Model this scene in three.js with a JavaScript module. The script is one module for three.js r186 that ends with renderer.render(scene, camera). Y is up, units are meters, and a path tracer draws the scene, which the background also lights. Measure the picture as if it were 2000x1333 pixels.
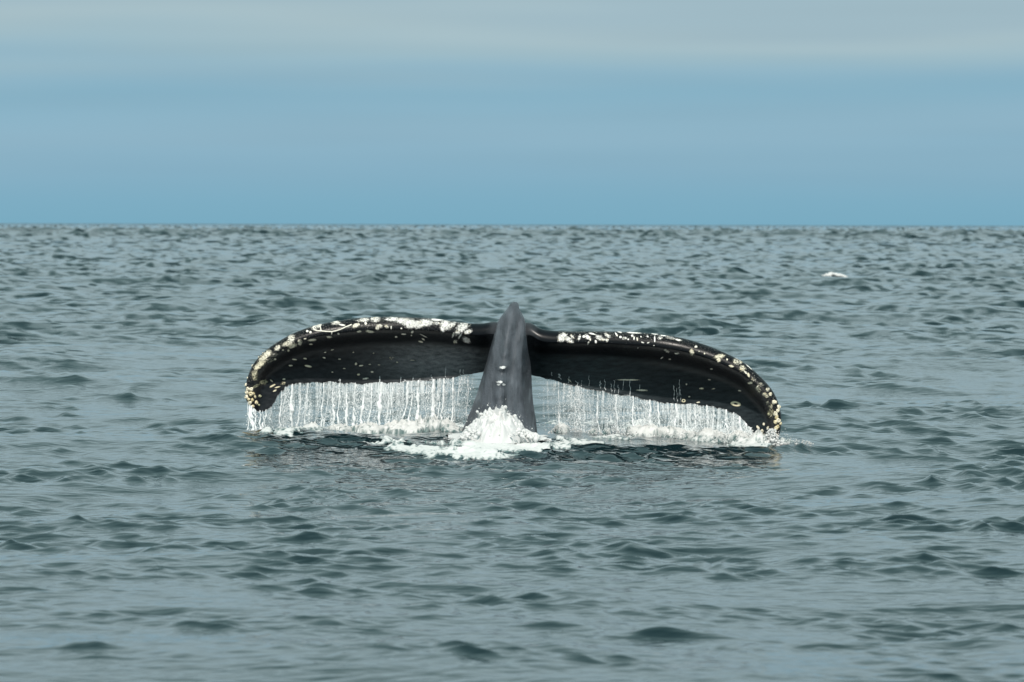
import * as THREE from 'three';
import { mergeGeometries, mergeVertices } from 'three/addons/utils/BufferGeometryUtils.js';
import { ImprovedNoise } from 'three/addons/math/ImprovedNoise.js';

// ---------------------------------------------------------------- camera, sky, sun, exposure
const W = 2000, H = 1333, F = 12150, EYE = 1.737, DIST = 50;      // photo size, lens in photo pixels, eye height, distance to the tail (m)
const scene = new THREE.Scene();
const camera = new THREE.PerspectiveCamera(2 * Math.atan(H / 2 / F) * 180 / Math.PI, W / H, 0.5, 60000);
camera.position.set(0, EYE, DIST);
camera.rotation.set(-Math.atan((H / 2 - 438) / F), 0, 0.0025, 'YXZ');
camera.focus = DIST; camera.userData.fStop = 9;
camera.updateMatrixWorld();
const renderer = new THREE.WebGLRenderer({ antialias: true });
renderer.toneMapping = THREE.LinearToneMapping;
renderer.toneMappingExposure = 1;
renderer.shadowMap.enabled = true;

function mulberry(a) { return () => { a = (a + 0x6d2b79f5) | 0; let t = Math.imul(a ^ (a >>> 15), 1 | a); t = (t + Math.imul(t ^ (t >>> 7), 61 | t)) ^ t; return ((t ^ (t >>> 14)) >>> 0) / 4294967296; }; }
const perlin = new ImprovedNoise(), { clamp, smoothstep, lerp } = THREE.MathUtils;
const noise = (x, y, z = 0) => perlin.noise(x + 31.7, y + 17.3, z + 5.1);
const fbm = (x, y, z = 0, n = 4) => { let s = 0, a = 0.5; for (let i = 0; i < n; i++) { s += a * noise(x, y, z + i * 9.1); x *= 2.03; y *= 2.03; z *= 2.03; a *= 0.5; } return s; };
const srgb = (r, g, b) => new THREE.Color().setRGB(r / 255, g / 255, b / 255, THREE.SRGBColorSpace);

function paintSky() {                                             // stratus: a blue band at the horizon, thin grey layers, pale cloud higher up
  const w = 1024, h = 3072, data = new Float32Array(w * h * 4);
  const stops = [[0, 122, 171, 193], [0.2, 126, 173, 195], [0.42, 134, 175, 196], [0.7, 142, 179, 198], [0.95, 141, 179, 198], [1.22, 135, 177, 197], [1.42, 143, 180, 198], [1.6, 156, 186, 198], [1.78, 167, 191, 199], [1.92, 160, 186, 197], [2.3, 155, 183, 195], [4, 169, 194, 203], [8, 183, 208, 214], [14, 182, 207, 211], [24, 158, 191, 193], [45, 145, 180, 183], [90, 148, 180, 187]]
    .map(([e, ...c]) => [e, srgb(...c)]);
  const c = new THREE.Color();
  for (let j = 0; j < h; j++) {
    const e0 = ((j + 0.5) / h - 0.5) * 180;
    for (let i = 0; i < w; i++) {
      const az = (i / w) * Math.PI * 2, ca = Math.cos(az), sa = Math.sin(az);
      let e = Math.max(e0, 0);
      if (e0 > 0) { const k = Math.min(e, 8); e += smoothstep(e, 0.1, 0.9) * (0.3 * noise(ca * 7, sa * 7, k * 1.1) + 0.16 * noise(ca * 15, sa * 15, 4 + k * 3.2) + 0.07 * noise(ca * 28, sa * 28, 9 + k * 8)); }
      let k = 0; while (k < stops.length - 2 && e > stops[k + 1][0]) k++;
      c.lerpColors(stops[k][1], stops[k + 1][1], clamp((e - stops[k][0]) / (stops[k + 1][0] - stops[k][0]), 0, 1));
      let g = e0 > 0 ? 1 + smoothstep(e, 0.1, 0.6) * 0.035 * noise(ca * 22, sa * 22, e0 * 9) : 1;
      if (e0 > 0) { const y = Math.sin(e0 * Math.PI / 180), r = 1 / (y + 0.12); g += smoothstep(e0, 1.5, 15) * 0.2 * fbm(ca * r * 1.6, sa * r * 1.6, 2, 4); }
      const o = (j * w + i) * 4;
      data[o] = c.r * g; data[o + 1] = c.g * g; data[o + 2] = c.b * g; data[o + 3] = 1;
    }
  }
  const t = new THREE.DataTexture(data, w, h, THREE.RGBAFormat, THREE.FloatType);
  t.mapping = THREE.EquirectangularReflectionMapping; t.magFilter = THREE.LinearFilter; t.minFilter = THREE.LinearFilter; t.needsUpdate = true;
  return t;
}
const sky = paintSky();
scene.background = sky; scene.environment = sky;

const sun = new THREE.DirectionalLight(0xfff7ee, 4.0);
{ const el = 50 * Math.PI / 180, az = -2 * Math.PI / 180;          // behind the camera
  sun.position.set(Math.sin(az) * Math.cos(el) * 60, Math.sin(el) * 60, Math.cos(az) * Math.cos(el) * 60); }
sun.castShadow = true; sun.shadow.radius = 3; sun.shadow.mapSize.set(2048, 2048);
Object.assign(sun.shadow.camera, { left: -8, right: 8, top: 8, bottom: -8, near: 1, far: 140 });
scene.add(sun, sun.target);

// ---------------------------------------------------------------- helpers
const used = new Map();
function numbered(name) { const n = used.get(name) ?? 0; used.set(name, n + 1); return n ? `${name}_${String(n).padStart(3, '0')}` : name; }
function tag(o, label, category, kind, group) { o.userData.label = label; if (category) o.userData.category = category; if (kind) o.userData.kind = kind; if (group) o.userData.group = group; return o; }
function add(name, geometry, material, parent = scene) {
  const m = new THREE.Mesh(geometry, material); m.name = numbered(name); m.castShadow = m.receiveShadow = true; parent.add(m); return m;
}
const quick = new THREE.Vector3();
function at(px, py, z) {                                           // the point on the plane z that the photo shows at (px, py)
  quick.set((px - W / 2) / F, (H / 2 - py) / F, -1).applyQuaternion(camera.quaternion);
  const t = (z - camera.position.z) / quick.z;
  return new THREE.Vector3(camera.position.x + quick.x * t, camera.position.y + quick.y * t, z);
}
function onSea(px, py) {                                           // the same on the level sea
  quick.set((px - W / 2) / F, (H / 2 - py) / F, -1).applyQuaternion(camera.quaternion);
  const t = -camera.position.y / quick.y;
  return new THREE.Vector3(camera.position.x + quick.x * t, 0, camera.position.z + quick.z * t);
}
function gridGeometry(points, nu, nv, uvs) {                       // nu columns x nv rows of points
  const pos = new Float32Array(nu * nv * 3), uv = new Float32Array(nu * nv * 2), index = new Uint32Array((nu - 1) * (nv - 1) * 6);
  points.forEach((p, i) => { pos[i * 3] = p.x; pos[i * 3 + 1] = p.y; pos[i * 3 + 2] = p.z; uv[i * 2] = uvs ? uvs[i][0] : (i % nu) / (nu - 1); uv[i * 2 + 1] = uvs ? uvs[i][1] : Math.floor(i / nu) / (nv - 1); });
  let k = 0;
  for (let j = 0; j < nv - 1; j++) for (let i = 0; i < nu - 1; i++) { const a = j * nu + i, b = a + 1, c = a + nu, d = c + 1; index[k++] = a; index[k++] = c; index[k++] = b; index[k++] = b; index[k++] = c; index[k++] = d; }
  const g = new THREE.BufferGeometry();
  g.setAttribute('position', new THREE.BufferAttribute(pos, 3)); g.setAttribute('uv', new THREE.BufferAttribute(uv, 2)); g.setIndex(new THREE.BufferAttribute(index, 1));
  return g;
}

// ---------------------------------------------------------------- the sea
const WAVES = [];
{ const r = mulberry(7), N = 190, lo = 0.1, hi = 22;
  const gauss = () => Math.sqrt(-2 * Math.log(1 - r() * 0.9999)) * Math.cos(6.2832 * r());
  for (let i = 0; i < N; i++) {
    const l = lo * Math.pow(hi / lo, (i + r()) / N), k = 2 * Math.PI / l;
    const dir = 0.18 + gauss() * (l < 3 ? 0.95 : 0.6);            // measured from +z, the direction towards the boat
    let s = 0.0165;                                              // slope of this component
    s *= l < 0.16 ? 1.5 : l < 0.24 ? 2.0 : l < 0.5 ? 2.2 : l < 0.85 ? 1.9 : l < 2.4 ? 1.2 : l < 9 ? 0.7 : 0.4;
    WAVES.push({ l, kx: Math.sin(dir) * k, kz: Math.cos(dir) * k, ux: Math.sin(dir), uz: Math.cos(dir), a: s / k, p: r() * 6.2832 });
  } }
const NW = WAVES.length, LEN = Float64Array.from(WAVES, (w) => w.l), KX = Float64Array.from(WAVES, (w) => w.kx), KZ = Float64Array.from(WAVES, (w) => w.kz), PH = Float64Array.from(WAVES, (w) => w.p), UX = Float64Array.from(WAVES, (w) => w.ux), UZ = Float64Array.from(WAVES, (w) => w.uz);
// single steep wavelets that stand out: photo x, y of the foot, width in pixels, height in pixels
const CRESTS = [[375, 843, 200, 36], [130, 728, 150, 28], [1640, 815, 110, 22], [1730, 752, 120, 10], [1345, 1222, 210, 40], [1440, 1262, 60, 16], [165, 1292, 100, 26], [735, 1082, 170, 22], [880, 1088, 110, 20], [1100, 1082, 90, 20], [1230, 1080, 120, 26], [290, 1085, 60, 18],
  [240, 970, 130, 16], [410, 970, 90, 13], [940, 1033, 80, 14], [1740, 1030, 140, 14], [1930, 1048, 120, 14], [1870, 790, 120, 9], [1960, 820, 130, 12], [1320, 1020, 90, 12], [1560, 1065, 100, 18], [760, 1105, 120, 14], [1990, 950, 70, 14], [640, 935, 60, 10], [1810, 880, 170, 22], [1345, 962, 120, 14], [620, 1205, 110, 16], [1080, 1210, 110, 20], [1520, 1262, 90, 14], [415, 530, 60, 12], [490, 608, 70, 12], [1640, 558, 110, 8]]
  .map(([px, py, w, h], i) => { const c = onSea(px, py), s = (DIST - c.z) / F; return { x: c.x, z: c.z, w: w * s * 0.55, h: h * s * 0.45, d: h * s * 1.0 + 0.03, t: Math.sin(i * 7.3) * 0.18 }; });
function amplitudes(r, dr, dc, inner, amp) {                        // what a mesh that fine can carry; the chop is shorter in the lee near the boat and longer offshore
  let n0 = NW;
  for (let k = NW - 1; k >= 0; k--) {
    const w = WAVES[k], far = smoothstep(Math.log(r), Math.log(28), Math.log(260));
    const off = smoothstep(r, 450, 900);
    let g = inner ? Math.max(smoothstep(w.l / (Math.abs(w.uz) + 0.05) / dr, 2, 4), w.l > 3 ? off : 0) * smoothstep(w.l / (Math.abs(w.ux) + 0.05) / dc, 2, 4) : smoothstep(w.l / Math.max(dr, dc), 2, 4);
    if (r > 3000) g *= 1 - smoothstep(r, 3000, 9000);
    g *= w.l < 0.5 ? lerp(0.7, 1.1, smoothstep(r, 25, 50)) : w.l < 0.85 ? lerp(0.42, 1.4, far) : w.l < 2.4 ? lerp(0.35, 1.6, far) : w.l < 9 ? lerp(0.45, 1.3, far) + 3.6 * off : 0.8 + 2.6 * off;
    amp[k] = g * w.a;
    if (amp[k] > 0) n0 = k;
  }
  return n0;
}
const slick = (x, z) => smoothstep(Math.exp(-(((x - 3.4) / 2.2) ** 2) - (((z - 3.5) / 2.2) ** 2)), 0, 1);
const out3 = new Float64Array(3);
function waveAt(x, z, amp, n0, out = out3) {
  let X = x, Y = 0, Z = z;
  const calm = 1 - 0.6 * slick(x, z), gust = 0.7 * noise(x * 0.09, z * 0.05, 1);
  const short = calm * clamp(0.75 + gust + 1.5 * noise(x * 0.9, z * 0.55, 8) + 0.9 * noise(x * 2.1, z * 1.4, 3), 0.3, 2.1), mid = calm * clamp(0.8 + gust + 1.7 * noise(x * 0.55, z * 0.33, 5), 0.3, 2.4);
  for (let i = n0; i < NW; i++) {
    let a = amp[i]; if (a === 0) continue;
    if (LEN[i] < 0.7) a *= short; else if (LEN[i] < 2.6) a *= mid;
    const q = KX[i] * x + KZ[i] * z + PH[i], c = Math.cos(q), s = Math.sin(q);
    Y += a * c; X -= 1.25 * a * UX[i] * s; Z -= 1.25 * a * UZ[i] * s;
  }
  for (const c of CRESTS) {
    const dx = (x - c.x), dz = z - c.z + dx * c.t;
    if (Math.abs(dx) > 3 * c.w || Math.abs(dz) > 4 * c.d) continue;
    const k = Math.exp(-((dx / c.w) ** 2)) * (1 + 0.5 * noise(dx / c.w * 1.3, c.x * 9, 2)), front = dz > 0 ? Math.exp(-((dz / (c.d * 0.6)) ** 2)) : Math.exp(-((dz / (c.d * 2)) ** 2));
    Y += c.h * k * front;
  }
  out[0] = X; out[1] = Y; out[2] = Z;
  return out;
}
const FULL = new Float64Array(NW);                                 // the sea as it is round the tail
amplitudes(DIST, DIST / 620, DIST * 0.00045, true, FULL);
const seaPoint = (x, z) => { waveAt(x, z, FULL, 0); return new THREE.Vector3(out3[0], out3[1], out3[2]); };
function seaY(x, z) { let a = x, b = z; for (let i = 0; i < 3; i++) { waveAt(a, b, FULL, 0); a += x - out3[0]; b += z - out3[2]; } return out3[1]; }

function buildSea() {
  const rows = [], cols = [];
  for (let r = 0.8; r < 19; r *= 1.12) rows.push(r);
  for (let r = 19; r < 38; r += r / 880) rows.push(r);
  for (let r = 38; r < 62; r += r / 620) rows.push(r);
  for (let r = 62; r < 250; r += r / 430) rows.push(r);
  for (let r = 250; r < 1500; r += r / 300) rows.push(r);
  for (let r = 1500; r < 32000; r += r / 60) rows.push(r);
  const half = 5.7 * Math.PI / 180, n = 440;
  for (let i = 0; i <= n; i++) cols.push(lerp(-half, half, i / n));
  let step = half * 2 / n, a = half; const right = [];
  while (a < Math.PI) { step *= a < 0.3 ? 1.07 : 1.25; a += step; right.push(Math.min(a, Math.PI)); }
  cols.unshift(...right.map((v) => -v).reverse()); cols.push(...right);
  const nc = cols.length, nr = rows.length, pos = new Float32Array(nc * nr * 3), uv = new Float32Array(nc * nr * 2), amp = new Float64Array(NW), T = 2.3;
  for (let j = 0; j < nr; j++) {
    const r = rows[j], dr = (rows[Math.min(j + 1, nr - 1)] - rows[Math.max(j - 1, 0)]) / 2;
    let last = -1, n0 = 0;
    for (let i = 0; i < nc; i++) {
      const dc = r * ((cols[Math.min(i + 1, nc - 1)] - cols[Math.max(i - 1, 0)]) / 2), inner = Math.abs(cols[i]) <= 0.32;
      if (Math.abs(dc - last) > 0.01 * dc) {
        last = dc; n0 = amplitudes(r, dr, dc, inner, amp);
      }
      waveAt(Math.sin(cols[i]) * r, DIST - Math.cos(cols[i]) * r, amp, n0);
      const o = j * nc + i;
      pos[o * 3] = out3[0]; pos[o * 3 + 1] = out3[1]; pos[o * 3 + 2] = out3[2];
      uv[o * 2] = out3[0] / T; uv[o * 2 + 1] = -out3[2] / T;
    }
  }
  const index = new Uint32Array((nc - 1) * (nr - 1) * 6);
  let k = 0;
  for (let j = 0; j < nr - 1; j++) for (let i = 0; i < nc - 1; i++) { const a = j * nc + i, b = a + 1, c = a + nc, d = c + 1; index[k++] = a; index[k++] = b; index[k++] = c; index[k++] = b; index[k++] = d; index[k++] = c; }
  const g = new THREE.BufferGeometry();
  g.setAttribute('position', new THREE.BufferAttribute(pos, 3)); g.setAttribute('uv', new THREE.BufferAttribute(uv, 2)); g.setIndex(new THREE.BufferAttribute(index, 1));
  g.computeVertexNormals();
  const nor = g.attributes.normal.array, full = new Float64Array(NW), T2 = new THREE.Vector3();        // farther out the mesh is coarser than the chop: the chop it cannot carry still tilts its normals
  for (let j = 0; j < nr; j++) {
    const r = rows[j]; if (r < 55) continue;
    const dr = (rows[Math.min(j + 1, nr - 1)] - rows[j - 1]) / 2, dc = r * half * 2 / n, k0 = smoothstep(r, 55, 90), k1 = 1 + 0.8 * smoothstep(Math.log(r), Math.log(120), Math.log(900));
    const n0 = amplitudes(r, dr, dc, true, amp), n1 = amplitudes(Math.min(r, 2500), 0.06, Math.min(dc, 0.4), true, full);
    for (let i = 0; i < nc; i++) {
      if (Math.abs(cols[i]) > 0.32) continue;
      const o = j * nc + i, x = pos[o * 3], z = pos[o * 3 + 2], mid = clamp(0.8 + 1.7 * noise(x * 0.55, z * 0.33, 5), 0.3, 2.4); let sx = 0, sz = 0;
      for (let k = n1; k < NW; k++) { const d = full[k] - amp[k]; if (d < 1e-7) continue; const q = -d * (LEN[k] < 2.6 ? mid : 1) * Math.sin(KX[k] * x + KZ[k] * z + PH[k]); sx += q * KX[k]; sz += q * KZ[k]; }
      T2.set(nor[o * 3] / nor[o * 3 + 1] - sx * k0 * k1, 1, nor[o * 3 + 2] / nor[o * 3 + 1] - sz * k0 * k1).normalize();
      nor[o * 3] = T2.x; nor[o * 3 + 1] = T2.y; nor[o * 3 + 2] = T2.z;
    }
  }
  console.log('sea', nr, 'x', nc, (index.length / 3 / 1e6).toFixed(2) + 'M');
  return g;
}
function rippleMap() {                                             // normals of capillary ripples, periodic over the tile
  const n = 512, sx = new Float32Array(n * n), sy = new Float32Array(n * n), r = mulberry(21), data = new Uint8Array(n * n * 4);
  for (let w = 0; w < 70; w++) {
    const m = 12 * Math.pow(7, r()), d = 0.18 + (r() + r() - 1) * 1.1, kx = Math.round(Math.sin(d) * m), ky = Math.round(-Math.cos(d) * m), len = Math.hypot(kx, ky) || 1, s = 0.016, p = r() * 6.2832;
    for (let y = 0; y < n; y++) for (let x = 0; x < n; x++) { const v = s * Math.sin(2 * Math.PI * (kx * x + ky * y) / n + p); sx[y * n + x] += v * kx / len; sy[y * n + x] += v * ky / len; }
  }
  for (let i = 0; i < n * n; i++) { const v = new THREE.Vector3(sx[i], sy[i], 1).normalize(); data[i * 4] = (v.x * 0.5 + 0.5) * 255; data[i * 4 + 1] = (v.y * 0.5 + 0.5) * 255; data[i * 4 + 2] = (v.z * 0.5 + 0.5) * 255; data[i * 4 + 3] = 255; }
  const t = new THREE.DataTexture(data, n, n); t.wrapS = t.wrapT = THREE.RepeatWrapping; t.magFilter = THREE.LinearFilter; t.needsUpdate = true;
  return t;
}
const seaMaterial = new THREE.MeshPhysicalMaterial({ name: 'sea water', color: new THREE.Color().setRGB(0.005, 0.017, 0.021), roughness: 0.05, ior: 1.333, normalMap: rippleMap(), normalScale: new THREE.Vector2(0.5, 0.5) });
const sea = add('sea', buildSea(), seaMaterial);
tag(sea, 'grey green choppy open sea reaching to the horizon', 'sea', 'structure');

// ---------------------------------------------------------------- the whale's tail
// Control points are read in the plane of the tail (photo pixels of 4.1 mm) and put at their own depths; shapes have real thickness.
const whale = new THREE.Group(); whale.name = numbered('whale'); scene.add(whale);
tag(whale, 'humpback whale lifting its black barnacled tail flukes out of the sea', 'whale');

function spline(list, n) {                                         // Catmull-Rom through rows of numbers, n samples
  const res = [], m = list.length - 1;
  for (let k = 0; k < n; k++) {
    const t = k / (n - 1) * m, i = Math.min(Math.floor(t), m - 1), f = t - i, p = [list[Math.max(i - 1, 0)], list[i], list[i + 1], list[Math.min(i + 2, m)]];
    res.push(list[0].map((_, c) => 0.5 * (2 * p[1][c] + (p[2][c] - p[0][c]) * f + (2 * p[0][c] - 5 * p[1][c] + 4 * p[2][c] - p[3][c]) * f * f + (3 * p[1][c] - p[0][c] - 3 * p[2][c] + p[3][c]) * f * f * f)));
  }
  return res;
}
const M = 1 / 243;                                                 // metres per photo pixel at the tail

// leading edge x, y; trailing edge x, y; height of the thick leading roll (pixels); depth of the leading edge (m)
const LEFT = [[1004, 640, 985, 712, 52, -0.3], [969, 630, 950, 727, 50, -0.26], [939, 633, 925, 733, 47, -0.22], [899, 631, 886, 739.5, 44, -0.18], [845, 623, 838, 747, 47, -0.15], [777, 619.5, 772, 751, 50, -0.12], [710, 621, 712, 753, 50, -0.1], [660, 627, 669, 751, 48, -0.08], [620, 635, 632, 749.5, 44, -0.06],
  [580, 648, 600, 750, 40, -0.04], [548, 664.5, 575, 752, 38, -0.02], [521, 683, 562, 755, 36, 0], [499, 705, 553, 762, 34, 0.02], [487, 727, 545, 769, 32, 0.05], [480.5, 752, 538, 781, 28, 0.08], [481.5, 779, 531, 794, 24, 0.1], [488, 794, 523, 801, 16, 0.11], [499, 802, 512, 804.5, 8, 0.12]];
const RIGHT = [[996, 640, 1012, 712, 52, -0.3], [1032, 631, 1034, 733, 50, -0.26], [1060, 644, 1058, 740, 48, -0.22], [1101, 648, 1092, 749.5, 45, -0.18], [1155, 648, 1140, 761, 46, -0.14], [1209, 648.5, 1190, 771, 48, -0.1], [1250, 650, 1240, 779, 50, -0.07], [1290, 653.5, 1280, 787, 50, -0.04], [1330, 660, 1318, 791, 50, -0.02],
  [1371, 671.5, 1355, 793, 48, 0], [1411, 687, 1388, 796, 45, 0.03], [1452, 708, 1418, 804, 42, 0.06], [1482, 733, 1441, 813, 40, 0.1], [1506, 760, 1456, 827, 38, 0.14], [1519, 787, 1467, 841, 34, 0.18], [1524, 815, 1475, 857, 30, 0.22], [1520, 848, 1480, 866, 20, 0.25], [1506, 868, 1487, 871, 8, 0.27]];

const NU = 340, NF = 84, NB = 22;                                    // stations along the span, points over the front, points over the back
function flukeGrid(rows, side, seed) {
  const st = spline(rows, NU), pts = [], uvs = [], plane = [];
  for (const [i, [lx, ly, tx, ty, roll, z0]] of st.entries()) {
    const u = i / (NU - 1), dx = tx - lx, dy = ty - ly, chord = Math.hypot(dx, dy), rr = Math.min(roll / 2, chord * 0.45), root = 1 - smoothstep(u, 0.04, 0.3), tip = smoothstep(u, 0.75, 1);
    const R = rr * (1.1 - 0.25 * tip);                              // half thickness of the roll (pixels)
    const serr = (0.9 * Math.sin(i * 0.31 + seed) + 1.3 * noise(i * 0.19, seed) + 1.6 * noise(i * 0.055, seed + 4)) * (1 - tip) * smoothstep(u, 0.06, 0.14);
    const mid = (d) => { const s = Math.max(0, d - rr) / Math.max(chord - rr, 1); return (-0.55 * R * smoothstep(d, rr, rr * 2.3) - 0.16 * (chord - rr) * Math.sin(s * Math.PI) * (1 - tip) - 0.39 * (chord - rr) * s * (1 - 0.4 * tip)); };
    const half = (d) => d < rr ? R * Math.sqrt(Math.max(0, 1 - ((d - rr) / rr) ** 2)) : lerp(R, 1.2, Math.pow(smoothstep(d, rr * 0.9, rr * 2.6), 0.8)) * Math.sqrt(Math.max(0, 1 - Math.max(0, (d - chord + 2) / 2) ** 2));
    const put = (d, front, v) => {
      const k = d / chord, wig = k * k * serr, x = lx + dx * k + dx / chord * wig, y = ly + dy * k + dy / chord * wig;
      const crease = front ? 1.2 * fbm(x * 0.03, y * 0.05, seed, 2) * smoothstep(d, rr, rr * 2) : 0;
      const p = at(x, y, 0); const z = z0 + (mid(d) + (front ? half(d) + crease : -half(d))) * M;
      pts.push(new THREE.Vector3(p.x, p.y, z)); uvs.push([u, v]); plane.push([x, y, d, rr]);
    };
    for (let j = 0; j < NF; j++) { const f = j / (NF - 1), e = 0.5 - 0.5 * Math.cos(Math.PI * f), d = chord * lerp(f * f, e, 0.35); put(Math.min(d, chord), true, 0.8 * f); }
    for (let j = 1; j <= NB; j++) { const f = 1 - j / NB; put(chord * f * f, false, 0.8 + 0.2 * j / NB); }
  }
  return { pts, uvs, plane, nv: NF + NB };
}
// photo marks: x, y, half width, half height (pixels), turn (degrees), share that is covered, warmth 0 white - 1 cream
const MARKS_LEFT = [[767, 624, 15, 4, 0, .8, 0], [790, 628, 20, 6, 8, .8, 0], [802, 633, 12, 9, 0, .85, 0], [816, 634, 14, 8, 0, .8, 0], [831, 631, 14, 7, 0, .8, 0], [854, 625, 14, 2.5, 0, .9, 0], [853, 632, 7, 4, 0, .6, 0], [871, 636, 11, 9, 20, .85, 0], [864, 643, 4, 7, -20, .9, 0], [884, 635, 9, 4, -40, .7, 0], [903, 640, 13, 9, -40, .75, 0], [914, 649, 8, 4, -20, .85, 0], [911, 666, 8, 5, 35, .9, 0], [893, 651, 7, 5, -50, .7, .1], [885, 655, 2, 6, 20, .9, .1], [889, 669, 4, 4, 30, .7, .3], [898, 658, 8, 2, -60, .6, .1],
  [788, 653.5, 5.5, 1.7, 0, 1, .3], [805, 649, 3.5, 2.5, -40, 1, .3], [784, 642, 2, 2, 0, 1, .2], [764, 640, 1.6, 4.2, 0, 1, .2], [755, 638, 4, 3.5, 30, .7, .2], [742, 637, 5, 4, 0, .8, .3], [773, 659, 3, 2.2, 0, 1, .4], [821, 669, 5, 2, 15, 1, .5], [826, 664, 4, 1.5, 35, 1, .4], [827, 657, 9, 1, 27, .9, .3], [803, 656, 1.6, 1.6, 0, 1, .3],
  [695, 636, 8, 4, -20, .9, .4], [710, 625.5, 13, 4, -5, .7, .1], [714, 632, 3, 4, 0, 1, .3], [732, 624, 10, 6, 0, .7, .1], [737, 640, 4, 5, 0, .8, .4], [722, 648, 9, 2.6, 12, .9, .5], [701, 648, 5, 2, -10, .8, .5], [656, 631, 9, 4, -5, .75, .2], [668, 635, 7, 2, 10, .8, .2], [618, 638, 11, 5, -20, .65, .2], [606.5, 649, 3, 3, 0, 1, .3], [600, 647, 3, 2.5, 0, 1, .2], [661, 652.5, 2.4, 2.2, 0, 1, .4], [648, 651, 1.2, 4, 10, 1, .4], [642.5, 658.5, 6, 2.6, 0, .7, .5], [609.5, 664.5, 9, 2.6, -5, .95, .5], [585.5, 669, 4, 6, 0, .8, .5], [596, 662, 3, 1.5, 0, 1, .5],
  [569, 661.5, 7, 7, -40, .8, .3], [563, 670.5, 12, 5, -20, .75, .5], [571, 676, 8, 4, -15, .9, .6], [542, 679.5, 6, 4.5, -40, .85, .4], [563, 685, 2.2, 2.6, 0, 1, .6], [553, 684, 2, 1.6, 0, 1, .6], [522.5, 691.5, 9, 6, -40, .85, .5], [515, 699, 10, 6, -35, .8, .6], [510.5, 711, 10, 6, -35, .8, .7], [502, 718, 6, 5, -30, .85, .7], [498.5, 730.5, 7, 7, 0, .5, .8], [498.5, 739.5, 5, 4, 0, .55, .8], [501, 754, 8, 3, -25, .6, .9], [514, 747, 8, 5, -10, .55, .9], [531.5, 754.5, 7, 2, -27, .8, .8], [540.5, 757.5, 6, 1.6, -12, .9, .8], [553, 742, 3.2, 1.7, 0, 1, .6], [552.5, 750, 5, 3, -10, .6, .8], [536, 764, 5, 2, -20, .5, .7], [529, 745, 4, 1.4, 40, .5, .7],
  [573.5, 703.5, 5, 1.6, 8, 1, .6], [594, 702, 4, 1.6, 10, 1, .6], [631, 700.5, 3.4, 1.6, 15, 1, .5], [661, 703.5, 3, 1.3, 0, 1, .5], [566, 715.5, 4, 1.6, 0, .9, .6], [600, 717, 8, 2.4, 14, 1, .7], [693, 713, 2.6, 3, 0, 1, .6], [703, 716.5, 5, 1.6, -5, 1, .5], [647, 729, 2.2, 1.4, 0, 1, .5], [698, 734, 3.4, 2.1, 0, 1, .7], [725, 729, 3.4, 2, 0, .6, .5], [670, 722, 3.4, 1, 5, .8, .5], [647, 685, 3.2, 1.2, -15, .8, .5], [633, 690, 2.6, 1.2, -20, .8, .5], [606, 673, 4, 1.6, 0, .5, .5], [536, 693, 8, 4, -20, .35, .4], [526, 704, 9, 5, -20, .35, .5], [537, 702, 2.4, 2.2, 0, 1, .6], [720, 714, 3, 1.2, 0, .6, .5], [763, 702, 6, 3, -10, .3, .4], [712, 742, 8, 2.4, -5, .35, .3], [738, 715, 3, 1, 0, .7, .4], [804, 706, 5, 1, 0, .6, .4], [774, 710, 2, 1.5, 0, .8, .5], [688, 690, 2, 1, 0, .8, .5], [728, 692, 2, 1.2, 0, .6, .5]];
const ARC_LEFT = [[686, 634.5], [676, 638.5], [665, 643.5], [656, 646.5], [647, 648], [637, 647.5], [627.5, 646.5], [619, 646], [613, 644], [611.5, 639], [616, 635], [624.5, 633], [625.5, 640], [627, 645]];
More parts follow.
